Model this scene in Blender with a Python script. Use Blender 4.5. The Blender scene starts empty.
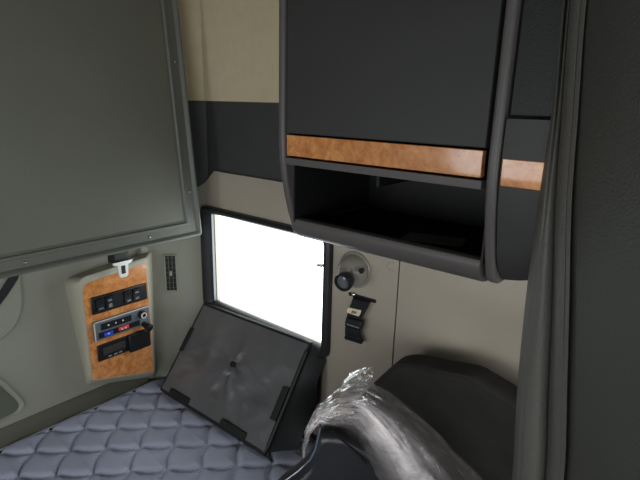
import bpy, bmesh, math, random
from mathutils import Vector, Matrix, noise
random.seed(4)
S = bpy.context.scene
COL = S.collection

# ------------------------------------------------------------------ camera
F = 493.165
CR = Matrix(((0.6438, 0.1894, -0.7414), (-0.7648, 0.1897, -0.6157), (0.0240, 0.9634, 0.2670)))
X_ = Vector((428, 126, -F)).normalized()
Y_ = Vector((-613, 152, -F)); Y_ = (Y_ - X_ * Y_.dot(X_)).normalized()
Z_ = X_.cross(Y_)
CR = Matrix((X_, Y_, Z_))
EYE = Vector((0, 0, 1.5))
cd = bpy.data.cameras.new('camera'); cam = bpy.data.objects.new('camera', cd); COL.objects.link(cam)
cam.matrix_world = Matrix.Translation(EYE) @ CR.to_4x4()
cd.sensor_width = 36; cd.lens = F / 640 * 36; cd.clip_start = 0.02
S.camera = cam

def P(u, v, ax, val):
    """point on the real plane axis=val that lies at photo position u, v"""
    d = CR @ Vector((u - 320, 240 - v, -F))
    return EYE + d * ((val - EYE[ax]) / d[ax])
def HD(u, v, D):
    d = CR @ Vector((u - 320, 240 - v, -F))
    return EYE + d * (D / math.hypot(d.x, d.y))

# ------------------------------------------------------------------ materials
def lin(c):
    return tuple(((x / 255) / 12.92 if x / 255 < .04045 else (((x / 255) + .055) / 1.055) ** 2.4) for x in c) + (1,)
def mat(name, rgb, rough=.6, var=.12, nscale=12, bump=.1, bscale=300, spec=.4, metal=0, coat=0):
    m = bpy.data.materials.new(name); m.use_nodes = True
    nt = m.node_tree; N = nt.nodes; L = nt.links
    b = N['Principled BSDF']
    b.inputs['Roughness'].default_value = rough
    b.inputs['Specular IOR Level'].default_value = spec
    b.inputs['Metallic'].default_value = metal
    b.inputs['Coat Weight'].default_value = coat
    b.inputs['Coat Roughness'].default_value = .08
    tc = N.new('ShaderNodeTexCoord')
    n = N.new('ShaderNodeTexNoise'); n.inputs['Scale'].default_value = nscale; n.inputs['Detail'].default_value = 4
    L.new(tc.outputs['Object'], n.inputs['Vector'])
    r = N.new('ShaderNodeValToRGB')
    c = lin(rgb)
    r.color_ramp.elements[0].position = .3; r.color_ramp.elements[1].position = .7
    r.color_ramp.elements[0].color = tuple(x * (1 - var) for x in c[:3]) + (1,)
    r.color_ramp.elements[1].color = tuple(min(1, x * (1 + var)) for x in c[:3]) + (1,)
    L.new(n.outputs['Fac'], r.inputs['Fac']); L.new(r.outputs['Color'], b.inputs['Base Color'])
    if bump:
        n2 = N.new('ShaderNodeTexNoise'); n2.inputs['Scale'].default_value = bscale; n2.inputs['Detail'].default_value = 3
        L.new(tc.outputs['Object'], n2.inputs['Vector'])
        bp = N.new('ShaderNodeBump'); bp.inputs['Strength'].default_value = bump; bp.inputs['Distance'].default_value = .002
        L.new(n2.outputs['Fac'], bp.inputs['Height']); L.new(bp.outputs['Normal'], b.inputs['Normal'])
    return m

M = {}
M['bunk'] = mat('bunk_underside', (110, 111, 100), .55, .05, 5, .25, 500)
M['bunkrail'] = mat('bunk_rail', (102, 104, 96), .42, .05, 8, .12, 400)
M['wall'] = mat('wall_moulding', (141, 141, 127), .55, .04, 5, .25, 420)
M['wallside'] = mat('side_wall_moulding', (174, 164, 148), .5, .04, 5, .25, 420)
M['wallolive'] = mat('wall_lower_ledge', (84, 82, 70), .6, .06, 5, .2, 420)
M['pocket'] = mat('wall_pocket', (88, 92, 80), .6, .06, 5, .2, 420)
M['tan'] = mat('tan_liner', (212, 196, 162), .8, .04, 30, .3, 600)
M['band'] = mat('dark_band', (66, 66, 65), .6, .08, 10, .2, 420)
M['housing'] = mat('housing', (170, 165, 148), .45, .04, 8, .15, 420)
M['black'] = mat('black_plastic', (24, 24, 26), .4, .15, 20, .1, 300)
M['blacksoft'] = mat('black_cushion', (56, 54, 52), .85, .12, 30, .4, 700, spec=.2)
M['cabdoor'] = mat('cabinet_door', (52, 52, 50), .5, .06, 8, .2, 500)
M['cabtrim'] = mat('cabinet_moulding', (88, 84, 82), .4, .05, 8, .15, 420)
M['cabshade'] = mat('cabinet_inside_shade', (15, 15, 15), .6, .1, 8, .2, 420)  # near black, standing in for the shade inside the cabinet
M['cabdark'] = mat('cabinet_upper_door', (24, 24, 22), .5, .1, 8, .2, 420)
M['vinyl'] = mat('black_vinyl', (92, 92, 93), .38, .14, 9, .4, 40, spec=.7)
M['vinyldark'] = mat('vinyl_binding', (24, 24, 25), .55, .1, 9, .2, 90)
M['rubber'] = mat('window_rubber', (36, 37, 38), .45, .1, 10, .1, 200)
M['alu'] = mat('window_channel', (110, 112, 112), .35, .05, 10, .05, 200, metal=.7)
M['chrome'] = mat('chrome', (220, 220, 215), .18, .04, 10, 0, metal=1)
M['steel'] = mat('brushed_steel', (225, 225, 220), .4, .04, 10, 0, metal=.35)
M['silver'] = mat('radio_face', (125, 132, 138), .35, .06, 20, .05, 200, metal=.5)
M['lampgrey'] = mat('lamp_grey', (140, 136, 126), .22, .04, 10, .05, 200)
M['lens'] = mat('lamp_lens', (92, 95, 100), .1, .1, 60, .2, 120, coat=.8)
M['edgesheen'] = mat('painted_edge_sheen', (90, 105, 130), .12, .05, 10, 0, coat=1)  # bluish tone imitates light caught along the seat edge
M['web'] = mat('webbing', (26, 27, 30), .7, .15, 90, .8, 260)
M['label'] = mat('cream_label', (238, 220, 182), .5, .15, 120, 0)
M['white'] = mat('white_mark', (210, 212, 212), .5, .05, 30, 0)
M['greymark'] = mat('grey_mark', (120, 122, 124), .5, .05, 30, 0)
M['blue'] = mat('blue_mark', (40, 80, 215), .4, .05, 30, 0)
M['red'] = mat('red_mark', (215, 70, 70), .4, .05, 30, 0)
M['piping'] = mat('mattress_piping', (160, 158, 160), .7, .06, 60, .2, 300)
M['floor'] = mat('floor_mat', (50, 50, 50), .8, .1, 20, .4, 200)
M['ceil'] = mat('ceiling_liner', (150, 145, 130), .8, .05, 20, .3, 300)
M['seatblack'] = mat('seat_vinyl', (36, 37, 40), .34, .15, 12, .25, 220, spec=.5)
M['metal'] = mat('screw_metal', (160, 160, 155), .3, .05, 10, 0, metal=.9)
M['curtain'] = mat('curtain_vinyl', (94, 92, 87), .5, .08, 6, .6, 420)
M['panel'] = mat('upholstery', (72, 73, 68), .6, .07, 6, .6, 420)  # darker than the curtain, also standing in for missing light falloff
M['booklet'] = mat('booklet_cover', (150, 150, 142), .4, .08, 20, 0)

def burl():
    m = mat('burl_wood', (190, 122, 64), .24, .3, 40, 0, coat=.7)
    nt = m.node_tree; N = nt.nodes; L = nt.links
    b = N['Principled BSDF']; r = [n for n in N if n.type == 'VALTORGB'][0]; n = [n for n in N if n.type == 'TEX_NOISE'][0]
    n.inputs['Scale'].default_value = 45; n.inputs['Detail'].default_value = 9; n.inputs['Distortion'].default_value = .6; n.inputs['Roughness'].default_value = .7
    r.color_ramp.elements[0].position = .34; r.color_ramp.elements[0].color = lin((176, 108, 58))
    r.color_ramp.elements[1].position = .66; r.color_ramp.elements[1].color = lin((224, 158, 96))
    e = r.color_ramp.elements.new(.5); e.color = lin((204, 134, 76))
    tc = [n for n in N if n.type == 'TEX_COORD'][0]
    v = N.new('ShaderNodeTexVoronoi'); v.inputs['Scale'].default_value = 130
    L.new(tc.outputs['Object'], v.inputs['Vector'])
    r2 = N.new('ShaderNodeValToRGB'); r2.color_ramp.elements[0].position = .0; r2.color_ramp.elements[0].color = (.35, .2, .1, 1)
    r2.color_ramp.elements[1].position = .22; r2.color_ramp.elements[1].color = (1, 1, 1, 1)
    L.new(v.outputs['Distance'], r2.inputs['Fac'])
    mx = N.new('ShaderNodeMix'); mx.data_type = 'RGBA'; mx.blend_type = 'MULTIPLY'; mx.inputs[0].default_value = .6
    L.new(r.outputs['Color'], mx.inputs[6]); L.new(r2.outputs['Color'], mx.inputs[7])
    L.new(mx.outputs[2], b.inputs['Base Color'])
    return m
M['burl'] = burl()

def ticking():
    m = mat('quilted_ticking', (172, 175, 194), .75, .08, 9, 0, spec=.25)
    nt = m.node_tree; N = nt.nodes; L = nt.links; b = N['Principled BSDF']
    r = [n for n in N if n.type == 'VALTORGB'][0]; tc = [n for n in N if n.type == 'TEX_COORD'][0]
    w = N.new('ShaderNodeTexWave'); w.bands_direction = 'Y'; w.inputs['Scale'].default_value = 55; w.inputs['Distortion'].default_value = .4
    L.new(tc.outputs['Object'], w.inputs['Vector'])
    r2 = N.new('ShaderNodeValToRGB'); r2.color_ramp.elements[0].color = (.68, .68, .7, 1); r2.color_ramp.elements[1].color = (1, 1, 1, 1)
    r2.color_ramp.elements[0].position = .25; r2.color_ramp.elements[1].position = .6
    L.new(w.outputs['Fac'], r2.inputs['Fac'])
    mx = N.new('ShaderNodeMix'); mx.data_type = 'RGBA'; mx.blend_type = 'MULTIPLY'; mx.inputs[0].default_value = .7
    L.new(r.outputs['Color'], mx.inputs[6]); L.new(r2.outputs['Color'], mx.inputs[7]); L.new(mx.outputs[2], b.inputs['Base Color'])
    bp = N.new('ShaderNodeBump'); bp.inputs['Strength'].default_value = .3; bp.inputs['Distance'].default_value = .001
    L.new(w.outputs['Fac'], bp.inputs['Height']); L.new(bp.outputs['Normal'], b.inputs['Normal'])
    return m
M['ticking'] = ticking()

def sheen(N, L):
    lw = N.new('ShaderNodeLayerWeight'); lw.inputs['Blend'].default_value = .5
    pw = N.new('ShaderNodeMath'); pw.operation = 'POWER'; pw.inputs[1].default_value = 4
    L.new(lw.outputs['Facing'], pw.inputs[0])
    mr = N.new('ShaderNodeMapRange'); mr.inputs[3].default_value = .07; mr.inputs[4].default_value = .8
    L.new(pw.outputs[0], mr.inputs[0])
    return lw, mr.outputs[0]
def film(name, lo, hi, rough=.12):
    m = bpy.data.materials.new(name); m.use_nodes = True
    nt = m.node_tree; N = nt.nodes; L = nt.links
    b = N['Principled BSDF']; out = N['Material Output']
    b.inputs['Base Color'].default_value = (.95, .87, .86, 1); b.inputs['Roughness'].default_value = rough
    b.inputs['Specular IOR Level'].default_value = .8
    tr = N.new('ShaderNodeBsdfTransparent')
    gl = N.new('ShaderNodeBsdfGlossy'); gl.inputs['Roughness'].default_value = rough; gl.inputs['Color'].default_value = (1, 1, 1, 1)
    tc = N.new('ShaderNodeTexCoord'); n = N.new('ShaderNodeTexNoise'); n.inputs['Scale'].default_value = 15; n.inputs['Detail'].default_value = 3; n.inputs['Distortion'].default_value = .8
    L.new(tc.outputs['Object'], n.inputs['Vector'])
    a = N.new('ShaderNodeAttribute'); a.attribute_name = 'milk'
    mr = N.new('ShaderNodeMapRange'); mr.inputs[1].default_value = .3; mr.inputs[2].default_value = .7
    mr.inputs[3].default_value = lo; mr.inputs[4].default_value = hi
    L.new(n.outputs['Fac'], mr.inputs[0])
    mu = N.new('ShaderNodeMath'); mu.operation = 'MULTIPLY'; mu.use_clamp = True
    L.new(mr.outputs[0], mu.inputs[0]); L.new(a.outputs['Fac'], mu.inputs[1])
    mx = N.new('ShaderNodeMixShader'); L.new(mu.outputs[0], mx.inputs[0]); L.new(tr.outputs[0], mx.inputs[1]); L.new(b.outputs[0], mx.inputs[2])
    fr, fo = sheen(N, L)
    bp = N.new('ShaderNodeBump'); bp.inputs['Strength'].default_value = .5; bp.inputs['Distance'].default_value = .003
    n3 = N.new('ShaderNodeTexNoise'); n3.inputs['Scale'].default_value = 48; n3.inputs['Detail'].default_value = 3; n3.inputs['Distortion'].default_value = 2
    L.new(tc.outputs['Object'], n3.inputs['Vector'])
    b2 = N.new('ShaderNodeBump'); b2.inputs['Strength'].default_value = .7; b2.inputs['Distance'].default_value = .004
    L.new(n3.outputs['Fac'], b2.inputs['Height']); L.new(b2.outputs['Normal'], bp.inputs['Normal'])
    L.new(n.outputs['Fac'], bp.inputs['Height'])
    for q in (b, gl, fr): L.new(bp.outputs['Normal'], q.inputs['Normal'])
    m2 = N.new('ShaderNodeMixShader'); L.new(fo, m2.inputs[0]); L.new(mx.outputs[0], m2.inputs[1]); L.new(gl.outputs[0], m2.inputs[2])
    L.new(m2.outputs[0], out.inputs['Surface'])
    return m
M['film'] = film('clear_plastic_film', .12, .85, .08)

def glass():
    m = bpy.data.materials.new('window_glass'); m.use_nodes = True
    nt = m.node_tree; N = nt.nodes; L = nt.links
    N.remove(N['Principled BSDF'])
    tr = N.new('ShaderNodeBsdfTransparent'); tr.inputs['Color'].default_value = (.95, .97, .97, 1)
    gl = N.new('ShaderNodeBsdfGlossy'); gl.inputs['Roughness'].default_value = .02
    fr, fo = sheen(N, L); mx = N.new('ShaderNodeMixShader')
    L.new(fo, mx.inputs[0]); L.new(tr.outputs[0], mx.inputs[1]); L.new(gl.outputs[0], mx.inputs[2])
    L.new(mx.outputs[0], N['Material Output'].inputs['Surface'])
    return m
M['glass'] = glass()

# ------------------------------------------------------------------ mesh helpers
def obj(name, bm, m, parent=None, smooth=True, bevel=0, seg=2, at=None):
    me = bpy.data.meshes.new(name)
    bmesh.ops.recalc_face_normals(bm, faces=bm.faces)
    bm.to_mesh(me); bm.free()
    o = bpy.data.objects.new(name, me); COL.objects.link(o)
    me.materials.append(m)
    if smooth:
        for p in me.polygons: p.use_smooth = True
        try: me.set_sharp_from_angle(angle=math.radians(38))
        except Exception: pass
    if bevel:
        b = o.modifiers.new('b', 'BEVEL'); b.width = bevel; b.segments = seg; b.limit_method = 'ANGLE'; b.angle_limit = math.radians(35)
    if parent:
        o.parent = parent
        o.matrix_parent_inverse = Matrix.Translation(parent.location).inverted()
    return o
def tag(o, label, cat, group=None, kind=None):
    if label: o['label'] = label
    if cat: o['category'] = cat
    if group: o['group'] = group
    if kind: o['kind'] = kind
    return o
def thing(name, label, cat, loc=(0, 0, 0), group=None):
    o = bpy.data.objects.new(name, None); COL.objects.link(o); o.location = loc; o.empty_display_size = .05
    return tag(o, label, cat, group)
def struct(name, bm, m, bevel=0, parent=None):
    o = obj(name, bm, m, parent, True, bevel)
    if not parent: o['kind'] = 'structure'
    return o
def box(bm, x0, x1, y0, y1, z0, z1):
    vs = [bm.verts.new((x, y, z)) for x in (x0, x1) for y in (y0, y1) for z in (z0, z1)]
    for f in ((0, 1, 3, 2), (4, 6, 7, 5), (0, 4, 5, 1), (2, 3, 7, 6), (0, 2, 6, 4), (1, 5, 7, 3)):
        bm.faces.new([vs[i] for i in f])
    return bm
def B(*a): return box(bmesh.new(), *a)
def prism(bm, pts, d):
    """extrude closed outline pts (Vectors) by vector d"""
    d = Vector(d)
    a = [bm.verts.new(p) for p in pts]; b = [bm.verts.new(Vector(p) + d) for p in pts]
    n = len(pts)
    bm.faces.new(a); bm.faces.new(b[::-1])
    for i in range(n): bm.faces.new((a[i], b[i], b[(i + 1) % n], a[(i + 1) % n]))
    return bm
def rings(bm, rs, closed=True, caps=True):
    """loft rings of points"""
    V = [[bm.verts.new(p) for p in r] for r in rs]
    n = len(rs[0])
    for a, b in zip(V, V[1:]):
        for i in range(n if closed else n - 1):
            bm.faces.new((a[i], a[(i + 1) % n], b[(i + 1) % n], b[i]))
    if caps and closed:
        bm.faces.new(V[0][::-1]); bm.faces.new(V[-1])
    return bm
def roundpoly(pts, r, k=5):
    """2-D polygon with rounded corners; r number or list"""
    out = []; n = len(pts)
    for i in range(n):
        p = Vector(pts[i]); a = Vector(pts[i - 1]) - p; b = Vector(pts[(i + 1) % n]) - p
        rr = r[i] if isinstance(r, (list, tuple)) else r
        rr = min(rr, a.length * .49, b.length * .49)
        s = p + a.normalized() * rr; e = p + b.normalized() * rr
        for j in range(k + 1):
            t = j / k
            out.append(s * (1 - t) ** 2 + p * 2 * t * (1 - t) + e * t * t)
    return out
def tube(bm, path, r, seg=8, close=False):
    path = [Vector(p) for p in path]; n = len(path); rs = []
    up = Vector((.13, .21, .97))
    for i, p in enumerate(path):
        if close: t = (path[(i + 1) % n] - path[i - 1]).normalized()
        else: t = (path[min(i + 1, n - 1)] - path[max(i - 1, 0)]).normalized()
        a = t.cross(up).normalized(); b = t.cross(a)
        rs.append([p + (a * math.cos(q * 2 * math.pi / seg) + b * math.sin(q * 2 * math.pi / seg)) * r for q in range(seg)])
    if close: rs.append(rs[0])
    return rings(bm, rs, True, not close)
def lathe(bm, prof, origin, axis, seg=28):
    """prof = list of (radius, height along axis)"""
    ax = Vector(axis).normalized(); a = ax.orthogonal().normalized(); b = ax.cross(a); o = Vector(origin)
    rs = [[o + ax * h + (a * math.cos(2 * math.pi * q / seg) + b * math.sin(2 * math.pi * q / seg)) * max(r, 1e-5) for q in range(seg)] for r, h in prof]
    return rings(bm, rs)

# ------------------------------------------------------------------ the shell of the cab
XW, YB = .93, 1.37          # side wall and back wall planes
XL, YF, ZC = -1.25, -1.25, 2.10

def strip_wall(bm, path, z0, th=.04):
    """plan path [(x, y, ztop)] seen from inside, z0 bottom; thickness outwards"""
    n = len(path); inn = []; outr = []
    for i, (x, y, zt) in enumerate(path):
        a = Vector(path[max(i - 1, 0)][:2]); b = Vector(path[min(i + 1, n - 1)][:2])
        t = (b - a).normalized(); nn = Vector((-t.y, t.x))
        inn.append((x, y, zt)); outr.append((x + nn.x * th, y + nn.y * th, zt))
    V = [[bm.verts.new((x, y, z0)), bm.verts.new((x, y, zt)), bm.verts.new((X, Y, zt)), bm.verts.new((X, Y, z0))] for (x, y, zt), (X, Y, _) in zip(inn, outr)]
    for a, b in zip(V, V[1:]):
        for i in range(4): bm.faces.new((a[i], a[(i + 1) % 4], b[(i + 1) % 4], b[i]))
    bm.faces.new(V[0]); bm.faces.new(V[-1][::-1])
    return bm

# back wall with the slanted corner panel
def zfall(x, y): return 1.265
bm = bmesh.new()
strip_wall(bm, [(XL, YB, 1.25), (.775, YB, 1.25), (.80, 1.366, 1.25), (.815, 1.353, 1.25), (.915, 1.25, 1.243), (XW, 1.235, 1.258)], 0)
struct('wall_back', bm, M['wall'])
# side wall with window opening
WY0, WY1, WZ0, WZ1 = .745, 1.229, .860, 1.173     # opening
def holewall(bm, x0, x1, ys, zs, holes):
    """grid wall at x0..x1, cells listed in holes left open"""
    for i in range(len(ys) - 1):
        for j in range(len(zs) - 1):
            if (i, j) in holes: continue
            box(bm, x0, x1, ys[i], ys[i + 1], zs[j], zs[j + 1])
    bmesh.ops.remove_doubles(bm, verts=bm.verts, dist=1e-5)
    # drop inner faces
    seen = {}
    for f in bm.faces: seen.setdefault(tuple(sorted(v.index for v in f.verts)), []).append(f)
    return bm
bm = bmesh.new()
box(bm, XW, XW + .04, .539, WY0, 0, 1.297); box(bm, XW, XW + .04, WY0, WY1, 0, WZ0)
box(bm, XW, XW + .04, WY0, 1.19, WZ1, 1.297)
prism(bm, [(XW, 1.19, WZ1), (XW, WY1, WZ1), (XW, WY1, 1.264), (XW, 1.19, 1.297)], (.04, 0, 0))
prism(bm, [(XW, WY1, 0), (XW, 1.235, 0), (XW, 1.235, 1.258), (XW, WY1, 1.264)], (.04, 0, 0))
struct('wall_side', bm, M['wallside'])
# moulded side panel right of the seam: fuller above, falling back below
prof = [(XW, 1.297), (.926, 1.25), (.920, 1.22), (.914, 1.19), (.911, 1.165), (.912, 1.145), (.918, 1.12), (.928, 1.095), (.936, 1.07), (.940, 1.03), (.941, .9), (.941, 0)]
rs = []
for i in range(25):
    y = .5355 - i * .04; t = min(1, max(0, (.5355 - y) / .28)); t = t * t * (3 - 2 * t)
    dz = .02 * min(1, max(0, (.45 - y) / .3)) 
    rs.append([(XW + (x - XW) * t, y, z - (dz if .95 < z < 1.28 else 0)) for x, z in prof] + [(.97, y, 0), (.97, y, 1.297)])
struct('wall_side', rings(bmesh.new(), rs), M['wallside'])
struct('trim_8', B(XW + .003, XW + .03, .5350, .5392, 0, 1.296), M['black'])
# dark band and tan liner above (set back a little)
def upper(z0, z1, off, m, name):
    e = off
    bm = strip_wall(bmesh.new(), [(XL, YB + e, z1), (.80, YB + e, z1), (XW + e, 1.235, z1), (XW + e, .6, z1), (XW + e, YF, z1)], z0)
    return struct(name, bm, m)
upper(1.24, 1.499, .012, M['band'], 'trim_1')
upper(1.499, ZC, .006, M['tan'], 'trim_2')
# ceiling, floor
struct('ceiling', B(XL - .05, XW + .08, YF - .05, YB + .06, ZC, ZC + .04), M['ceil'])
struct('floor', B(XL - .05, XW + .08, YF - .05, YB + .06, -.04, 0), M['floor'])
# far side wall with the door window
bm = bmesh.new()
for a in ((XL - .04, XL, YF, YB, 0, .80), (XL - .04, XL, YF, YB, 1.45, ZC), (XL - .04, XL, YF, -1.15, .80, 1.45), (XL - .04, XL, .25, .70, .80, 1.45), (XL - .04, XL, 1.22, YB, .80, 1.45)):
    box(bm, *a)
struct('wall_left', bm, M['wall'])
bm = bmesh.new()
for a in ((XL, XW + .04, YF - .04, YF, 0, .95), (XL, XW + .04, YF - .04, YF, 1.50, ZC), (XL, -1.0, YF - .04, YF, .95, 1.50), (.6, XW + .04, YF - .04, YF, .95, 1.50)):
    box(bm, *a)
struct('wall_front', bm, M['band'])
bm = bmesh.new()
for a in ((XW, XW + .04, YF, -.415, 0, 1.1), (XW, XW + .04, YF, -1.1, 1.1, 1.55)):
    box(bm, *a)
struct('wall_side', bm, M['wallside'])

# unseen overhead boxes, far side and front, added to shade the upper cab
struct('shade_box_left', B(XL, -.62, YF, YB - .02, 1.50, ZC - .001), M['cabdoor'], .02)
struct('shade_box_front', B(-.60, XW - .02, YF, -.36, 1.58, ZC - .001), M['cabdoor'], .02)
# window in the side wall
wy = roundpoly([(.727, .843), (1.25, .843), (1.25, 1.187), (.727, 1.187)], .032, 6)
wi = roundpoly([(.757, .874), (1.208, .874), (1.208, 1.163), (.757, 1.163)], .008, 6)
bm = bmesh.new()
lv = [(.931, wy), (.914, wy), (.909, [p.lerp(q, .25) for p, q in zip(wy, wi)]), (.911, [p.lerp(q, .55) for p, q in zip(wy, wi)]), (.922, [p.lerp(q, .85) for p, q in zip(wy, wi)]), (.931, wi), (.94, wi)]
rings(bm, [[(x, p.x, p.y) for p in ring] for x, ring in lv], True, False)
win = struct('window_1', bm, M['rubber'])
bm = bmesh.new()
box(bm, .926, .934, 1.206, 1.212, .876, 1.162)
obj('channel', bm, M['alu'], win)['label'] = 'bright metal glazing channel'
obj('pane', B(.934, .938, .75, 1.226, .863, 1.17), M['glass'], win)
bm = bmesh.new(); box(bm, .920, .934, .757, .775, 1.098, 1.102)
obj('latch', bm, M['black'], win)

# vertical ridge beside the switch housing, ledge along the mattress, embossed panels
bm = prism(bmesh.new(), [(x, y, .62) for x, y in ((.762, YB), (.768, 1.352), (.785, 1.350), (.800, 1.362), (.803, YB))], (0, 0, .63))
struct('trim_3', bm, M['wall'])
bm = prism(bmesh.new(), [(XL, YB, .50), (XL, 1.357, .50), (XL, 1.357, .61), (XL, 1.362, .635), (XL, YB, .642)], (2.01, 0, 0))
struct('trim_4', bm, M['wallolive'])
def emboss(name, pts, rr, rise, w, m):
    """a raised rounded field on the back wall with a soft shoulder"""
    o = roundpoly(pts, rr, 8); c = sum(o, Vector((0, 0))) / len(o)
    def inset(q): return [p + (c - p).normalized() * q for p in o]
    bm = rings(bmesh.new(), [[(p.x, y, p.y) for p in r] for y, r in ((YB + .002, o), (YB - rise * .6, inset(w * .3)), (YB - rise, inset(w)), (YB - rise, inset(w * 2.5)))])
    return struct(name, bm, m)
emboss('trim_5', [(-.6, 1.25), (.445, 1.25), (.425, .885), (-.6, .885)], [.02, .02, .11, .02], .013, .009, M['wall'])
# moulded pocket rim and its darker floor
pk = [(-.1, .812), (.345, .812), (.415, .665), (-.1, .665)]
oo = roundpoly(pk, [.02, .05, .05, .02], 8); c0 = Vector((.15, .74))
def ins(q): return [p + (c0 - p).normalized() * q for p in oo]
bm = rings(bmesh.new(), [[(p.x, y, p.y) for p in r] for y, r in ((YB + .002, oo), (YB - .009, ins(.006)), (YB - .009, ins(.012)), (YB - .001, ins(.02)))], True, False)
struct('trim_6', bm, M['wall'])
bm = prism(bmesh.new(), [(p.x, YB - .003, p.y) for p in ins(.017)], (0, .006, 0))
struct('trim_7', bm, M['pocket'])

# ------------------------------------------------------------------ lower bunk: base + mattress
MX0, MX1, MY0, MY1, MZ = -1.15, .905, .70, 1.352, .6
base = thing('bunk_base', 'grey bunk box under the quilted mattress along the back wall', 'bunk base', (0, 1.0, 0))
obj('box', prism(bmesh.new(), [(x, y, 0) for x, y in ((-1.2, .66), (.925, .66), (.925, 1.222), (.795, 1.352), (-1.2, 1.352))], (0, 0, .475)), M['cabtrim'], base, bevel=.008)
mt = thing('mattress', 'blue-grey quilted mattress with wavy stitching on the lower bunk', 'mattress', (0, 1.0, .475))
LX, LY = .128, .0625
def quilt(x, y):
    # two families of opposed wavy seams that touch: scale-shaped cells
    px = 2 * math.pi * (x - .441) / LX
    best = 9
    yy = (y - 1.331) / LY
    k0 = math.floor(yy)
    for k in range(k0 - 1, k0 + 4):
        sgn = 1 if k % 2 == 0 else -1
        h_ = math.floor(px / math.pi); ta = px / math.pi - h_
        g_ = math.sin(math.pi / 2 * ta) ** .72
        w = (1 - 2 * g_) * (1 if h_ % 2 == 0 else -1)
        yk = k - .5 + .465 * sgn * w
        dydx = min(2.5, .465 * 2 * .8 * math.pi / 2 * math.cos(math.pi / 2 * ta) * max(math.sin(math.pi / 2 * ta), .02) ** -.2 * LY * 2 / LX)
        best = min(best, abs(yy - yk) * LY / math.sqrt(1 + dydx * dydx))
    return best
bm = bmesh.new()
step = .0045
def inside(x, y, r=.05):
    """distance to the rounded mattress outline (positive inside)"""
    cx, cy = (MX0 + MX1) / 2, (MY0 + MY1) / 2
    qx, qy = abs(x - cx) - ((MX1 - MX0) / 2 - r), abs(y - cy) - ((MY1 - MY0) / 2 - r)
    return r - (math.hypot(max(qx, 0), max(qy, 0)) + min(max(qx, qy), 0))
xs = [MX0 + .003 + i * ((.08 if i < 10 else 0)) for i in range(10)]
xs = [MX0] + [MX0 + .05 * i for i in range(1, 25)]
x = xs[-1]
while x < MX1 - .001: x += step; xs.append(min(x, MX1))
ys = [MY0]
while ys[-1] < MY1 - .001: ys.append(min(ys[-1] + step, MY1))
grid = []
for x in xs:
    col = []
    for y in ys:
        d = inside(x, y)
        px, py = x, y
        if d < 0:      # pull corner points on to the rounded outline
            if x > 0 and y > 1:
                px, py = x, y
            cx = min(max(x, MX0 + .05), MX1 - .05); cy = min(max(y, MY0 + .05), MY1 - .05)
            v = Vector((x - cx, y - cy)).normalized() * .05; px, py = cx + v.x, cy + v.y; d = 0
        dg = (2.148 - px - py) / math.sqrt(2)
        if dg < 0: px += dg / math.sqrt(2); py += dg / math.sqrt(2); dg = 0
        d = min(d, dg)
        q = quilt(px, py) if x > -.1 else .02
        puff = 1 - math.exp(-(q / .0075) ** 1.1)
        z = MZ - .011 + .014 * puff + .002 * noise.noise(Vector((px * 9, py * 9, 0)))
        z -= .012 * math.exp(-max(d, 0) / .007)
        col.append(bm.verts.new((px, py, z)))
    grid.append(col)
for i in range(len(xs) - 1):
    for j in range(len(ys) - 1):
        try: bm.faces.new((grid[i][j], grid[i + 1][j], grid[i + 1][j + 1], grid[i][j + 1]))
        except ValueError: pass
# sides down
edge = [grid[i][0] for i in range(len(xs))] + [grid[-1][j] for j in range(1, len(ys))] + [grid[i][-1] for i in range(len(xs) - 2, -1, -1)] + [grid[0][j] for j in range(len(ys) - 2, 0, -1)]
low = [bm.verts.new((v.co.x, v.co.y, .476)) for v in edge]
for i in range(len(edge)):
    k = (i + 1) % len(edge)
    bm.faces.new((edge[i], edge[k], low[k], low[i]))
bm.faces.new(low)
mo = obj('cover', bm, M['ticking'], mt, smooth=False)
for p in mo.data.polygons: p.use_smooth = True
o2 = roundpoly([(MX0, MY0), (MX1, MY0), (MX1, 2.148 - MX1), (2.148 - MY1, MY1), (MX0, MY1)], .05, 8)
def piping(z, nm):
    obj(nm, tube(bmesh.new(), [(p.x, p.y, z) for p in o2], .0035, 6, True), M['piping'], mt)['label'] = 'pale edge piping'
piping(.5905, 'piping'); piping(.482, 'piping')

# ------------------------------------------------------------------ raised upper bunk
O = P(203, 235, 1, 1.15)
upv = Vector((0, .104, 1)).normalized(); lv_ = Vector((-1, 0, 0)); nv = lv_.cross(upv).normalized()
if nv.y > 0: nv = -nv           # towards the room
ub = thing('upper_bunk', 'large grey upper bunk folded up against back wall, showing its screwed-on underside', 'bunk', (O.x, O.y + .05, O.z))
def Q(a, b, c): return O + lv_ * a + upv * b + nv * c
LEN, HT = 1.98, .68
def ringrect(a0, a1, b0, b1, c, r=.004): return [Q(p.x, p.y, c) for p in roundpoly([(a0, b0), (a1, b0), (a1, b1), (a0, b1)], r, 3)]
bm = bmesh.new()
sec = [(.0, -.045, .006), (.0, -.006, .006), (.002, -.001, .006), (.006, .0, .006), (.011, -.003, .005), (.014, -.009, .005), (.034, -.010, .004), (.036, -.007, .004), (.042, -.007, .004), (.045, -.012, .004), (.050, -.0135, .004), (.052, -.045, .004)]
rs = [ringrect(i, LEN - i, i, HT - i, c, r) for i, c, r in sec]
rs.append(rs[0]); rings(bm, rs, True, False)
obj('frame', bm, M['bunkrail'], ub)
bm = rings(bmesh.new(), [ringrect(.0505, LEN - .0505, .0505, HT - .0505, c) for c in (-.012, -.045)])
obj('underside_panel', bm, M['bunk'], ub)
bm = rings(bmesh.new(), [ringrect(.03, LEN - .03, .03, HT - .03, c, .03) for c in (-.046, -.10)])
obj('bunk_mattress', bm, M['blacksoft'], ub)
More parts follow.
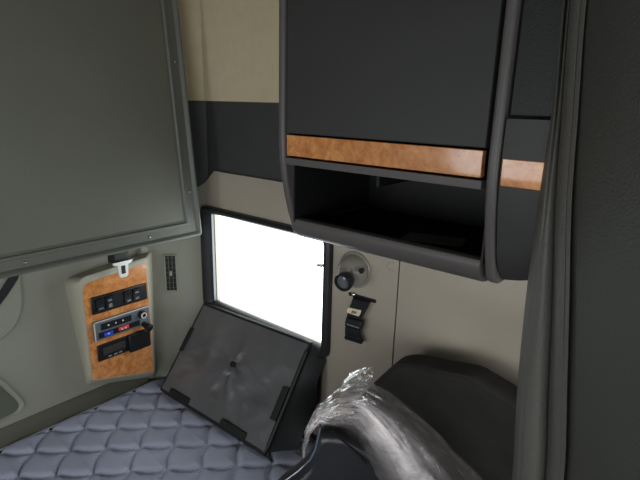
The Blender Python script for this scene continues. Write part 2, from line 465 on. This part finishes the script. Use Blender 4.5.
def screw(a, b):
    o = obj('screw', lathe(bmesh.new(), [(.0001, .0032), (.002, .003), (.0036, .0016), (.004, 0), (.004, -.002)], Q(a, b, -.0095), nv, 12), M['metal'], ub)
    o['label'] = 'small bright screw'
for a in (.165, .47, .80): screw(a, .024)
for b in (.13, .48): screw(.024, b)
for a in (.35, 1.5):
    p = Q(a, .06, -.05); obj('hinge', B(p.x - .03, p.x + .03, p.y + .045, YB - .001, 1.20, 1.24), M['black'], ub)

# ------------------------------------------------------------------ wall control panel
hp = thing('control_panel', 'wall console with burl wood face, switches and radio beside the mattress', 'control panel', (.66, YB, .9))
def ring3(pix, y, r):
    p = [P(u, v, 1, y) for u, v in pix]
    return [(q.x, y, q.y) for q in roundpoly([(a.x, a.z) for a in p], r, 6)]
outer = ring3([(63, 279), (152, 250), (156, 377), (87, 386)], 1.372, [.03, .01, .015, .015])
mid = ring3([(69, 280), (150, 253), (155, 375), (88, 383)], 1.325, [.03, .012, .015, .02])
fa = ring3([(77, 279), (148, 257), (155, 373), (90, 381)], 1.304, [.03, .012, .015, .02])
fb = ring3([(80, 282), (147, 260), (154.5, 372), (91.5, 381)], 1.300, [.028, .01, .012, .015])
obj('housing', rings(bmesh.new(), [outer, mid, fa, fb]), M['housing'], hp)
b1 = ring3([(82, 285), (146, 263), (153.5, 371), (93, 380)], 1.2985, [.025, .008, .01, .012])
b0 = ring3([(82, 285), (146, 263), (153.5, 371), (93, 380)], 1.302, [.025, .008, .01, .012])
obj('wood_face', rings(bmesh.new(), [b0, b1]), M['burl'], hp)['label'] = 'orange burl wood face'
y0 = 1.2985
sw = obj('switch_panel', B(.573, .743, y0 - .006, y0 + .001, .913, .965), M['black'], hp, bevel=.003)
for k, x in enumerate((.585, .612, .668, .695)):
    s = obj('rocker_switch', prism(bmesh.new(), [(x, y0 - .005, .922), (x, y0 - .012, .924), (x, y0 - .0085, .940), (x, y0 - .013, .957), (x, y0 - .005, .958)], (.022, 0, 0)), M['black'], sw, bevel=.001)
    bm = B(x + .005, x + .017, y0 - .0125, y0 - .0115, .944 if k % 2 else .928, .950 if k % 2 else .931)
    if k: box(bm, x + .006, x + .016, y0 - .0135, y0 - .0115, .926, .932 if k > 1 else .937)
    obj('switch_marking', bm, M['greymark'], sw)
rd = obj('radio', B(.570, .742, y0 - .009, y0 + .001, .833, .893), M['silver'], hp, bevel=.003)
rd['label'] = 'silver-faced radio with knob and coloured buttons'
obj('bezel', B(.571, .741, y0 - .0105, y0 - .008, .8895, .892), M['steel'], rd)['label'] = 'bright metal edge'
obj('bezel', B(.571, .5735, y0 - .0105, y0 - .008, .834, .892), M['steel'], rd)['label'] = 'bright metal edge'
obj('display', B(.590, .684, y0 - .0105, y0 - .008, .862, .882), M['black'], rd, bevel=.001)
for x in (.612, .634, .656): obj('button', lathe(bmesh.new(), [(.0025, 0), (.0025, .003), (.0001, .0032)], (x, y0 - .009, .873), (0, -1, 0), 10), M['white'], rd)
obj('button_bar', B(.582, .708, y0 - .012, y0 - .008, .840, .857), M['black'], rd, bevel=.001)
obj('button', B(.596, .622, y0 - .0145, y0 - .011, .843, .854), M['blue'], rd, bevel=.001)['label'] = 'blue button'
obj('button', B(.640, .672, y0 - .0145, y0 - .011, .845, .856), M['red'], rd, bevel=.001)['label'] = 'red button'
for x in (.606, .647, .658): obj('button_marking', B(x, x + .005, y0 - .0152, y0 - .0142, .847, .851), M['white'], rd)
kn = obj('knob', lathe(bmesh.new(), [(.0125, 0), (.0125, .004), (.0105, .0045), (.0095, .014), (.008, .016), (.0001, .016)], (.716, y0 - .009, .873), (0, -1, 0), 24), M['black'], rd)
obj('knob_ring', lathe(bmesh.new(), [(.0095, .0150), (.0095, .0168), (.006, .0168), (.006, .0150)], (.716, y0 - .009, .873), (0, -1, 0), 24), M['steel'], rd)
obj('plug', lathe(bmesh.new(), [(.009, 0), (.009, .02), (.012, .021), (.012, .03), (.006, .034), (.0001, .034)], (.722, y0 - .008, .838), (.1, -1, -.2), 16), M['black'], rd)
lo = obj('storage_tray', B(.576, .736, y0 - .006, y0 + .001, .766, .817), M['black'], hp, bevel=.003)
obj('hinged_cover', B(.668, .738, y0 - .016, y0 - .005, .762, .820), M['black'], lo, bevel=.004)
bm = bmesh.new()
for x in (.605, .622, .637): box(bm, x, x + .01, y0 - .0075, y0 - .0055, .772, .777)
obj('tray_marking', bm, M['greymark'], lo)
obj('slot', B(.590, .660, y0 - .008, y0 - .005, .783, .806), M['blacksoft'], lo, bevel=.002)

# belt tongue in its holder over the console
bt = thing('belt_latch', 'chrome belt tongue in a black holder between bunk edge and console', 'latch', (.67, 1.30, 1.07))
pA, pB = P(112.5, 250, 1, 1.27), P(129, 262, 1, 1.27)
obj('holder', B(pA.x, pB.x, 1.268, 1.306, pB.z, pA.z + .02), M['black'], bt, bevel=.004)
pa, pb = P(113, 264, 1, 1.262), P(131, 261, 1, 1.262)
mx_ = (pa.x + pb.x) / 2; zt = (pa.z + pb.z) / 2 + .004
bm = bmesh.new()
pts = [(-.030, 0), (.030, 0), (.028, -.007), (.016, -.011), (.014, -.041), (.009, -.047), (-.009, -.047), (-.014, -.041), (-.016, -.011), (-.028, -.007)]
prism(bm, [(mx_ + x, 1.258, zt + z) for x, z in pts], (0, .004, 0))
obj('tongue', bm, M['steel'], bt, bevel=.001)['label'] = 'shiny metal tongue'
obj('tongue_slot', B(mx_ - .006, mx_ + .006, 1.2565, 1.2585, zt - .036, zt - .012), M['black'], bt, bevel=.001)

# black strap hanging at the left edge
pp = [P(u, v, 1, 1.352) for u, v in ((-22, 322), (-8, 309), (2, 296), (8, 287), (13, 279), (20, 262))]
bm = bmesh.new(); V = []
for p in pp: V.append([p + Vector((-.011, 0, .003)), p + Vector((.011, 0, -.003)), p + Vector((.011, .003, -.003)), p + Vector((-.011, .003, .003))])
rings(bm, V)
tag(obj('strap', bm, M['web']), 'short black strap hanging under the upper bunk at the far left', 'strap')

# air vent in the slanted corner panel
vt = thing('air_vent', 'small slotted air vent in the corner panel left of the window', 'vent', (.855, 1.315, .98))
dn = Vector((1, -1, 0)).normalized(); nn = Vector((-1, -1, 0)).normalized()
k = .815 + 1.353
def onch(u, v):
    d = CR @ Vector((u - 320, 240 - v, -F)); t = (k) / (d.x + d.y); return EYE + d * t
a, b = onch(163.5, 254), onch(178.5, 291); c = (a + b) / 2; hw = abs((b - a).dot(dn)) / 2; hh = abs(a.z - b.z) / 2
def V3(s, z, o): return c + dn * s + Vector((0, 0, z)) + nn * o
def vbox(bm, s0, s1, z0, z1, o0, o1):
    vs = [bm.verts.new(V3(s, z, o)) for s in (s0, s1) for z in (z0, z1) for o in (o0, o1)]
    for f in ((0, 1, 3, 2), (4, 6, 7, 5), (0, 4, 5, 1), (2, 3, 7, 6), (0, 2, 6, 4), (1, 5, 7, 3)): bm.faces.new([vs[i] for i in f])
    return bm
bm = bmesh.new(); w = .0042
vbox(bm, -hw, hw, hh - w, hh, -.002, .006); vbox(bm, -hw, hw, -hh, -hh + w, -.002, .006)
vbox(bm, -hw, -hw + w, -hh, hh, -.002, .006); vbox(bm, hw - w, hw, -hh, hh, -.002, .006)
obj('vent_frame', bm, M['wall'], vt, bevel=.001)
obj('vent_opening', vbox(bmesh.new(), -hw + w, hw - w, -hh + w, hh - w, -.003, .001), M['black'], vt)
bm = bmesh.new()
n = 7
for i in range(n):
    z = -hh + w + (2 * hh - 2 * w) * (i + .5) / n; vbox(bm, -hw + w, hw - w, z - .0008, z + .0008, -.001, .002)
for s in (-.0058, .0058): vbox(bm, s - .0011, s + .0011, -hh + w, hh - w, 0, .005)
obj('vent_slats', bm, M['pocket'], vt)
obj('vent_slider', vbox(bmesh.new(), -.003, .003, -.008, .008, 0, .009), M['housing'], vt, bevel=.001)

# ------------------------------------------------------------------ overhead cabinet over the window
def xf(z):
    t = max(0, (1.43 - z) / .19); return .650 + .048 * t ** 1.7
def side_profile(off, z0, z1, n=16):
    return [(xf(z0 + (z1 - z0) * i / n) + off, z0 + (z1 - z0) * i / n) for i in range(n + 1)]
oc = thing('overhead_cabinet', 'dark grey overhead cabinet with burl wood strip and open shelf right of the window', 'cabinet', (.8, .44, 1.25))
def panel(name, ya, yb, off, z0, z1, m, parent, back=.02, bevel=.002, n=14):
    pr = side_profile(off, z0, z1, n)
    pts = [(x, ya, z) for x, z in pr] + [(x + back, ya, z) for x, z in reversed(pr)]
    return obj(name, prism(bmesh.new(), pts, (0, yb - ya, 0)), m, parent, bevel=bevel)
def post(ya, yb, name, par):
    pr = side_profile(-.006, 1.262, ZC - .001, 24)
    pts = [(XW - .004, ZC - .001), (XW - .004, 1.245), (.745, 1.243), (.712, 1.244), (.698, 1.249), (.688, 1.255)] + pr
    return obj(name, prism(bmesh.new(), [(x, ya, z) for x, z in pts], (0, yb - ya, 0)), M['cabtrim'], par, bevel=.005, seg=4)
post(.625, .6395, 'side_panel', oc)
post(.237, .2515, 'side_panel', oc)
panel('door', .258, .624, 0, 1.4475, ZC - .003, M['cabdoor'], oc)
panel('wood_strip', .261, .624, .001, 1.4075, 1.4445, M['burl'], oc, .012, .001)['label'] = 'glossy orange burl wood strip'
panel('rail', .258, .625, -.003, 1.392, 1.4045, M['cabtrim'], oc, .02, .003)
lip = [(.692, 1.287), (.683, 1.2895), (.674, 1.286), (.671, 1.278), (.674, 1.268), (.681, 1.258), (.691, 1.249), (.705, 1.2455), (.925, 1.2455), (.925, 1.272), (.70, 1.272), (.694, 1.279)]
obj('shelf', prism(bmesh.new(), [(x, .256, z) for x, z in lip], (0, .370, 0)), M['cabtrim'], oc)['label'] = 'lighter grey rounded shelf lip'
obj('shelf_shade', B(.705, .925, .257, .625, 1.2715, 1.2745), M['cabshade'], oc)
for y in (.6215, .2525): obj('inner_shade', B(.672, .92, y, y + .003, 1.28, 1.393), M['cabshade'], oc)  # black sheets put in for the unlit shelf interior
obj('back_panel', B(.918, .926, .256, .626, 1.27, ZC - .003), M['cabshade'], oc)
obj('shelf_roof', B(.675, .92, .256, .626, 1.392, 1.400), M['cabshade'], oc)
pd = P(379, 184, 0, .672)
obj('divider', prism(bmesh.new(), [(.672, pd.y, 1.393), (.672, pd.y, 1.371), (.91, pd.y, 1.372), (.918, pd.y, 1.393)], (0, .005, 0)), M['cabshade'], oc)
# booklet on the open shelf
pts = [P(u, v, 2, 1.2755) for u, v in ((400, 240), (462, 248), (466, 241), (410, 234))]
bk = prism(bmesh.new(), pts, (0, 0, .004))
tag(obj('booklet', bk, M['booklet'], None, bevel=.001), 'thin dark grey booklet lying on the open cabinet shelf', 'booklet')

# neighbouring cabinet, half behind the curtain
o2c = thing('overhead_cabinet', 'dark overhead cabinet with short burl wood strip, half behind the curtain', 'cabinet', (.8, .1, 1.25))
def zb(y): # lower edge sweeps up towards the front of the cab
    t = max(0, (.235 - y) / .10); return 1.252 + .035 * t ** 1.4
ya, yb = -.12, .2345
bm = bmesh.new(); rs = []
for i in range(15):
    y = yb + (ya - yb) * i / 14; z0 = min(zb(y), 1.36)
    pr = [(xf(z0 + (1.487 - z0) * j / 12) + .000 + (.02 if j == 0 else .006 if j == 1 else 0), y, z0 + (1.487 - z0) * j / 12) for j in range(13)]
    rs.append(pr + [(XW - .004, y, 1.487), (XW - .004, y, z0)])
rings(bm, rs); obj('lower_fascia', bm, M['cabdoor'], o2c)
panel('door', ya, yb, .006, 1.490, ZC - .003, M['cabdark'], o2c, .03)
panel('wood_strip', ya, .2335, -.001, 1.4005, 1.4365, M['burl'], o2c, .01, .001)['label'] = 'orange burl wood strip'

# ------------------------------------------------------------------ reading lamp, strap, screw cap, seam
rl = thing('reading_lamp', 'swivelling round reading lamp with black-rimmed head right of the window', 'lamp', (.93, .64, 1.11))
lc = P(355.5, 269.5, 0, .93)
obj('mounting_dome', lathe(bmesh.new(), [(.046, -.001), (.046, .004), (.043, .006), (.039, .005), (.038, .014), (.034, .026), (.026, .036), (.014, .042), (.0001, .043)], (XW, lc.y, lc.z), (-1, 0, 0), 40), M['lampgrey'], rl)
hc = P(346, 280, 0, .865); hd_ = Vector((-.85, -.10, -.12)).normalized()
obj('neck', tube(bmesh.new(), [(XW - .02, lc.y, lc.z), (XW - .035, lc.y + .01, lc.z - .008), tuple(hc - hd_ * .01)], .011, 12), M['lampgrey'], rl)
hh_ = obj('lamp_head', lathe(bmesh.new(), [(.0001, -.018), (.012, -.016), (.018, -.008), (.0215, .002), (.0225, .012), (.0215, .017), (.0165, .0175), (.0155, .012), (.0001, .011)], hc, hd_, 32), M['black'], rl)
obj('lens', lathe(bmesh.new(), [(.0157, .011), (.0157, .014), (.011, .016), (.0001, .017)], hc, hd_, 28), M['lens'], hh_)['label'] = 'grey glass lens'
sp = P(361.5, 271, 0, .896)
obj('switch', lathe(bmesh.new(), [(.006, -.006), (.006, .003), (.004, .005), (.0001, .005)], sp, (-1, -.2, 0), 16), M['black'], rl)

bs = thing('belt_strap', 'black webbing strap with pale label and buckle hanging from a wall slot', 'strap', (.93, .62, 1.0))
sa, sb = P(350, 293.5, 0, .929), P(376, 301, 0, .929)
bm = prism(bmesh.new(), [sa + Vector((0, .002, .003)), sb + Vector((0, 0, .003)), sb + Vector((0, 0, -.005)), sa + Vector((0, .002, -.005))], (-.0025, 0, 0))
obj('slot', bm, M['black'], bs)
def ribbon(st, th=.003):
    rs = []
    for (uL, vL, uR, vR, X) in st:
        a, b = P(uL, vL, 0, X), P(uR, vR, 0, X)
        rs.append([a, b, b + Vector((th, 0, 0)), a + Vector((th, 0, 0))])
    return rings(bmesh.new(), rs)
obj('webbing', ribbon([(353.5, 296, 371, 301, .927), (352.5, 299, 369.5, 303, .915), (351, 304, 366.5, 309, .909), (348.5, 309, 363.5, 314, .908), (347, 315, 361, 319, .910), (346, 321, 360, 325, .912), (345, 330, 359, 334, .914), (345, 335, 359, 340, .914)]), M['web'], bs)
obj('label_tag', ribbon([(348.5, 307.5, 361, 310.5, .9055), (347, 310, 360, 314, .9045), (347, 312.5, 358.5, 316.5, .9045)], .002), M['label'], bs)['label'] = 'cream label with small print'
obj('label_print', ribbon([(352, 310.5, 356.5, 311.7, .9035), (351, 313, 355.5, 314.2, .9035)], .0008), M['greymark'], bs)
obj('buckle', ribbon([(346, 317, 361.5, 321, .906), (345, 321, 361.5, 325.5, .902), (344.5, 325, 360, 329.5, .902), (346.5, 329, 358.5, 333, .904), (346, 333, 358.5, 337, .904), (344, 337, 361, 342.5, .903), (344.5, 339.5, 361, 344.5, .906)], .012), M['black'], bs, bevel=.002)
for v in (323.5, 327, 334.5, 338):
    obj('buckle_rib', ribbon([(346.5, v, 359, v + 4, .9005), (346.5, v + 1.2, 359, v + 5.2, .9005)], .003), M['greymark' if v == 323.5 else 'rubber'], bs)
rv = P(353.5, 294.5, 0, .925)
obj('rivet', lathe(bmesh.new(), [(.005, -.002), (.005, .002), (.003, .0035), (.0001, .004)], rv, (-1, 0, 0), 14), M['chrome'], bs)

sc = P(392, 266.5, 0, .93)
tag(obj('screw_cap', lathe(bmesh.new(), [(.0115, -.001), (.0115, .0015), (.0095, .0025), (.009, .0015), (.0001, .0015)], sc, (-1, 0, 0), 24), M['wallside']), 'small round beige screw cap on the side wall below the cabinet', 'screw cap')

# ------------------------------------------------------------------ black vinyl window cover leaning against the wall
A_ = P(204, 304, 0, .9); B_ = P(309, 343, 0, .9); C_ = P(264, 453, 2, .616); D_ = P(161, 389, 2, .616)
vc = thing('window_cover', 'black vinyl window cover with centre stud leaning on the mattress under the window', 'window cover', ((C_.x + D_.x) / 2, (C_.y + D_.y) / 2, .6))
nrm = (B_ - A_).cross(D_ - A_).normalized()
if nrm.x > 0: nrm = -nrm
cu, cvv = .52, .44       # the stud
def cover(s, t, lift=0):
    p = (A_.lerp(B_, s)).lerp(D_.lerp(C_, s), t)
    dx, dy = (s - cu) * .46, (t - cvv) * .30
    r = math.hypot(dx, dy); an = math.atan2(dy, dx)
    e = min(s, 1 - s, t * .65, (1 - t) * .65) * 6; e = min(1, e)
    h = .012 * noise.noise(Vector((s * 2.4, t * 2.0, 3.1))) + .006 * noise.noise(Vector((s * 6 + t * 3, t * 5, 8)))
    h += .0075 * math.exp(-r / .06) * (math.cos(an * 5 + .6) + .5 * math.cos(an * 9)) * min(1, r / .012) * (1 if abs(math.sin(an)) > .3 else .4)
    h += .004 * math.exp(-((dx + dy * .55) / .008) ** 2) * math.exp(-abs(dy) / .07)
    q1 = noise.noise(Vector((s * 5 - t * 2, t * 3 + s, 12.3))); q2 = noise.noise(Vector((s * 9 + t * 6, t * 9, 5.5)))
    h += .0035 * (1 - min(1, abs(q1) * 3)) + .0015 * (1 - min(1, abs(q2) * 3))
    h -= .006 * math.exp(-(r / .02) ** 2)
    return p + nrm * (h * e + lift)
NS, NT = 90, 60
bm = bmesh.new()
F1 = [[bm.verts.new(cover(i / NS, j / NT)) for j in range(NT + 1)] for i in range(NS + 1)]
F2 = [[bm.verts.new(A_.lerp(B_, i / NS).lerp(D_.lerp(C_, i / NS), j / NT) - nrm * .014) for j in range(NT + 1)] for i in range(NS + 1)]
for i in range(NS):
    for j in range(NT):
        bm.faces.new((F1[i][j], F1[i + 1][j], F1[i + 1][j + 1], F1[i][j + 1]))
        bm.faces.new((F2[i][j], F2[i][j + 1], F2[i + 1][j + 1], F2[i + 1][j]))
for i in range(NS):
    for j in (0, NT): bm.faces.new((F1[i][j], F2[i][j], F2[i + 1][j], F1[i + 1][j]))
for j in range(NT):
    for i in (0, NS): bm.faces.new((F1[i][j], F1[i][j + 1], F2[i][j + 1], F2[i][j]))
obj('vinyl_sheet', bm, M['vinyl'], vc)
per = [cover(i / 20, 0) for i in range(20)] + [cover(1, i / 14) for i in range(14)] + [cover(1 - i / 20, 1) for i in range(20)] + [cover(0, 1 - i / 14) for i in range(14)]
obj('edge_binding', tube(bmesh.new(), [p - nrm * .006 for p in per], .0075, 8, True), M['vinyldark'], vc)['label'] = 'darker bound edge'
def patch(s0, s1, t0, t1):
    ps = [A_.lerp(B_, s).lerp(D_.lerp(C_, s), t) for s, t in ((s0, t0), (s1, t0), (s1, t1), (s0, t1))]
    return prism(bmesh.new(), [p + nrm * .003 for p in ps], nrm * .005)
for q in ((.10, .30, .93, .995), (.62, .84, .93, .995), (.955, 1.0, .42, .72), (.0, .03, .28, .55)):
    obj('hook_tape', patch(*q), M['vinyldark'], vc, bevel=.001)['label'] = 'dull black fastening strip'
obj('stud', lathe(bmesh.new(), [(.009, -.006), (.009, .001), (.007, .003), (.005, .0015), (.0001, .002)], cover(cu, cvv) + nrm * .004, nrm, 16), M['black'], vc)
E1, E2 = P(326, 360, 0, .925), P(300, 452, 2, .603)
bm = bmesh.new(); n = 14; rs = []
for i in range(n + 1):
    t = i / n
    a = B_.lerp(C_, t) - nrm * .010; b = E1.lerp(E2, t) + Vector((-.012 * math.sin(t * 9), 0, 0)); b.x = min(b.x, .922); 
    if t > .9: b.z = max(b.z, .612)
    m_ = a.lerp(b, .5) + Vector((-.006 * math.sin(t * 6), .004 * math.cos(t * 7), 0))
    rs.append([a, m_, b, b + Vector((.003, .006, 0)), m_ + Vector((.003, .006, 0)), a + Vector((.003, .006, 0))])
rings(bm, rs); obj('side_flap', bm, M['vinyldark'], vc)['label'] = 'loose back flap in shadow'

# ------------------------------------------------------------------ dark seat against the side wall
st = thing('seat', 'plain black seat with high back under the overhead cabinet', 'seat', (.72, .25, 0))
sil = [(.655, .72), (.60, .80), (.474, .958), (.405, 1.050), (.385, 1.060), (.324, 1.071), (.262, 1.083), (.234, 1.076), (.202, 1.068), (.10, 1.045), (.0, 1.01), (-.08, .93), (-.12, .70), (-.12, .42), (.655, .42)]
sil = [(y * 1.16, (z - 1.5) * 1.16 + 1.5) for y, z in sil]; sil = [(min(max(y, -.1), .655), max(z, .42)) for y, z in sil]
sil = [tuple(p) for p in roundpoly(sil, .018, 3)]
cy = sum(p[0] for p in sil) / len(sil); cz = .75
def shr(q): return [((p[0] - cy) * q + cy, (p[1] - cz) * q + cz) for p in sil]
bm = rings(bmesh.new(), [[(x, p[0], p[1]) for p in shr(q)] for x, q in ((.822, .93), (.818, .96), (.823, .985), (.835, .997), (.86, 1.0), (.876, .985), (.882, .95))])
obj('backrest', bm, M['blacksoft'], st)
obj('seat_base', B(.72, .88, .17, .60, 0, .43), M['blacksoft'], st, bevel=.02)

# ------------------------------------------------------------------ plastic-wrapped seat in the foreground
R_ = Vector((.644, -.765, 0)).normalized(); Nw = Vector((.765, .644, 0)).normalized()
O2 = HD(333, 430, .62)
def PL(u, v, off=0):
    """point on the upright plane of the seat back, off metres behind it"""
    d = CR @ Vector((u - 320, 240 - v, -F)); t = ((O2 + Nw * off) - EYE).dot(Nw) / d.dot(Nw); return EYE + d * t
fs = thing('seat', 'black seat back in the foreground wrapped in clear plastic', 'seat', (O2.x, O2.y, 0))
sil2 = [(268, 496), (284, 481), (299, 470), (310, 459), (315.5, 448), (318, 437), (320, 425), (343, 427), (354, 433), (376, 446), (412, 470), (452, 505), (470, 560)]
sp_ = [PL(u, v, .035) for u, v in sil2]
q2 = [((p - O2).dot(R_), p.z) for p in sp_]
q2 = q2 + [(q2[-1][0], .52), (q2[0][0] - .06, .52), (q2[0][0] - .05, .86)]
q2 = [tuple(p) for p in roundpoly(q2, .012, 4)]
c2 = (sum(p[0] for p in q2) / len(q2), .80)
def lay(q, off): return [O2 + R_ * ((p[0] - c2[0]) * q + c2[0]) + Nw * off + Vector((0, 0, (p[1] - c2[1]) * q + c2[1] - O2.z)) for p in q2]
bm = rings(bmesh.new(), [lay(.93, .012), lay(.96, .013), lay(.985, .017), lay(.997, .024), lay(1.0, .035), lay(.99, .055), lay(.95, .065)])
obj('backrest', bm, M['seatblack'], fs)
def obox(a0, a1, b0, b1, z0, z1):
    pts = [O2 + R_ * a + Nw * b for a, b in ((a0, b0), (a1, b0), (a1, b1), (a0, b1))]
    return prism(bmesh.new(), [Vector((p.x, p.y, z0)) for p in pts], (0, 0, z1 - z0))
obj('seat_cushion', obox(-.13, .16, -.36, .06, .42, .53), M['seatblack'], fs, bevel=.03, seg=4)
obj('seat_base', obox(-.10, .13, -.30, .06, 0, .43), M['blacksoft'], fs, bevel=.01)
pc = [PL(u, v, .022) for u, v in ((272, 494), (285, 481), (299, 470.5), (310, 460), (315.5, 449), (318.5, 437), (320.5, 427))]
obj('piping', tube(bmesh.new(), pc, .0014, 8), M['edgesheen'], fs)  # blue edge reflection put in as a tinted tube
pc = [PL(u, v, .008) for u, v in ((332, 431), (338, 437), (348, 445), (358, 454), (366, 464))]
obj('piping', tube(bmesh.new(), pc, .0016, 6), M['black'], fs)

# crumpled film over the head of that seat
inner = [(304, 458), (307, 444), (312, 433), (320, 425), (332, 426), (344, 428), (354, 433), (363, 450), (377, 475), (396, 508)]
outer = [(302.5, 458), (303.5, 441), (308, 424), (317, 407), (330, 396), (343, 386), (374, 385), (418, 416), (455, 452), (505, 505)]
def interp(L, s):
    x = s * (len(L) - 1); i = min(int(x), len(L) - 2); f = x - i
    p0 = L[max(i - 1, 0)]; p1 = L[i]; p2 = L[i + 1]; p3 = L[min(i + 2, len(L) - 1)]
    return tuple(.5 * ((2 * b) + (c - a) * f + (2 * a - 5 * b + 4 * c - d) * f * f + (3 * b - a - 3 * c + d) * f ** 3) for a, b, c, d in zip(p0, p1, p2, p3))
def sheet(sign, amp, seed, milkf, in_=inner, out_=outer, NS=150, NT=44, base=.0):
    bm = bmesh.new(); lay_ = bm.verts.layers.float.new('milk'); G = []
    for i in range(NS + 1):
        s = i / NS; a = interp(in_, s); b = interp(out_, s); row = []
        for j in range(NT + 1):
            t = j / NT
            u, v = a[0] + (b[0] - a[0]) * t, a[1] + (b[1] - a[1]) * t
            bul = math.sin(math.pi * min(1, t * .96 + .02)) ** .6
            wdt = math.hypot(b[0] - a[0], b[1] - a[1])
            f1 = noise.noise(Vector((t * 5.5, s * 3.0, seed))); f2 = noise.noise(Vector((t * 8 + s * 4, s * 7, seed + 4)))
            f3 = noise.noise(Vector((t * 15 - s * 9, s * 22, seed + 9)))
            fold = (1 - abs(f1) * 2.2) * .55 + (1 - abs(f2) * 2.4) * .45 + f3 * .16
            crump = amp * fold * (.5 + .5 * min(1, wdt / 30))
            off = base + sign * (.030 * bul * min(1, wdt / 28) + crump * (.3 + .7 * bul))
            p = PL(u, v, off)
            w = .4 * f2 * bul
            p += Vector((0, 0, .004 * w)) + R_ * (.003 * f3)
            vv = bm.verts.new(p); vv[lay_] = max(0., milkf(s, t) * (1 + .5 * f2))
            row.append(vv)
        G.append(row)
    for i in range(NS):
        for j in range(NT): bm.faces.new((G[i][j], G[i + 1][j], G[i + 1][j + 1], G[i][j + 1]))
    return bm
def g(x, c, w): return math.exp(-((x - c) / w) ** 2)
cv = thing('plastic_cover', 'crumpled clear plastic bag draped over the foreground seat back', 'plastic cover', (O2.x, O2.y, 1.05))
front = lambda s, t: .10 + 2.4 * g(s, .36, .14) * g(t, .38, .42) + 1.6 * g(t, .42, .20) * min(1, max(0, (s - .50) * 7))
obj('front_layer', sheet(-1, .010, 2.0, front, base=-.012), M['film'], cv)
back_outer = [(p[0] + 1, p[1] - 1) for p in outer]
obj('back_layer', sheet(1, .012, 17.0, lambda s, t: .07, base=.10, out_=back_outer), M['film'], cv)
# gathered, twisted end of the bag
def tuft(pin, pout, seed, milk):
    return sheet(-1, .008, seed, lambda s, t: milk, pin, pout, 40, 16, base=.01)
obj('gathered_tip', tuft([(337, 398), (346, 397), (356, 396), (366, 395), (378, 392)], [(341, 386), (347, 378), (357, 371), (372, 369), (371, 376)], 31, .16), M['film'], cv)
obj('gathered_tip', tuft([(343, 392), (350, 390), (357, 388), (366, 390)], [(344, 381), (353, 371.5), (373, 366.5), (367, 377)], 44, .12), M['film'], cv)

# ------------------------------------------------------------------ curtain gathered at the front of the sleeper
VS = [0, 100, 200, 300, 400, 480]
cols = [
    ([568, 561, 545, 531, 521, 518], .640),
    ([566, 558.5, 542.5, 529, 519.5, 516.5], .622),
    ([567, 560, 546, 534, 525, 523], .602),
    ([568, 561, 549, 543, 538, 537], .594),
    ([570, 564, 555, 553, 547, 546], .604),
    ([571, 565, 556.5, 555, 549, 548], .630),
    ([573, 567, 558.5, 557, 552, 551], .600),
    ([577, 572, 563, 562, 558, 557], .568),
    ([583, 578, 569, 568, 565, 564], .555),
    ([585, 580, 571, 570, 567, 566], .556),
    ([586, 581, 572.5, 571, 568.5, 567.5], .585),
    ([590, 585, 577, 576, 573, 572], .560),
    ([602, 598, 591, 590, 588, 588], .520),
    ([625, 622, 618, 617, 616, 616], .470),
    ([655, 652, 650, 650, 650, 650], .430),
    ([700, 700, 700, 700, 700, 700], .385),
    ([760, 760, 760, 760, 760, 760], .350)]
ZS = [0.03 + i * (ZC - .035) / 90 for i in range(91)]
def colxy(us, D, z):
    pts = [HD(u, v, D) for u, v in zip(us, VS)]       # descending z
    if z >= pts[0].z: q = pts[0]
    elif z <= pts[-1].z: q = pts[-1]
    else:
        for a, b in zip(pts, pts[1:]):
            if b.z <= z <= a.z:
                q = a.lerp(b, (a.z - z) / (a.z - b.z)); break
    return (q.x, q.y)
prof2 = []
for z in ZS: prof2.append([colxy(us, D, z) for us, D in cols])
# smooth along z
for _ in range(5):
    prof2 = [[tuple((prof2[max(i - 1, 0)][k][c] + 2 * prof2[i][k][c] + prof2[min(i + 1, 90)][k][c]) / 4 for c in (0, 1)) for k in range(len(cols))] for i in range(91)]
SUB = 5
def hang(k0, k1, shift=0):
    G = []
    for z, row in zip(ZS, prof2):
        n = k1 - k0
        line = [interp(row, (k0 + q / SUB) / (len(row) - 1)) for q in range(n * SUB + 1)]
        G.append([(x + shift, y, z) for x, y in line] + [(x + .005 + shift, y + .006, z) for x, y in reversed(line)])
    return rings(bmesh.new(), G)
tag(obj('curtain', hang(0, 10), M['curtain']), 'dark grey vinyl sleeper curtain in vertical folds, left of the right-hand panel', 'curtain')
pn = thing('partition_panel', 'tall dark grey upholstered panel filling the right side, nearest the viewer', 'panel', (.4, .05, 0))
obj('upholstery', hang(10, 16), M['panel'], pn)  # split from the curtain sweep; its darker tone carries the falloff
# ------------------------------------------------------------------ light
w = bpy.data.worlds.new('world'); S.world = w; w.use_nodes = True
bg = w.node_tree.nodes['Background']; bg.inputs['Color'].default_value = (.93, .97, 1, 1); bg.inputs['Strength'].default_value = 3.2
def portal(name, loc, rot, sx, sy):
    l = bpy.data.lights.new(name, 'AREA'); l.shape = 'RECTANGLE'; l.size = sx; l.size_y = sy; l.cycles.is_portal = True
    o = bpy.data.objects.new(name, l); COL.objects.link(o); o.location = loc; o.rotation_euler = rot
h = math.pi / 2
portal('portal_windshield', (-.2, YF - .02, 1.225), (h, 0, 0), 1.6, .55)           # towards +Y
portal('portal_door', (XL - .02, -.45, 1.125), (0, -h, 0), .65, 1.40)
portal('portal_sleeper', (XL - .02, .96, 1.125), (0, -h, 0), .65, .52)
portal('portal_window', (.965, .98, 1.02), (0, h, 0), .29, .45)
portal('portal_driver', (XW + .03, -.75, 1.325), (0, h, 0), .45, .7)

S.view_settings.view_transform = 'Standard'; S.view_settings.look = 'None'
S.view_settings.exposure = 0.85; S.view_settings.gamma = 1; S.view_settings.use_curve_mapping = False
S.cycles.use_denoising = True
S.cycles.max_bounces = 10; S.cycles.transparent_max_bounces = 24; S.cycles.sample_clamp_indirect = 6
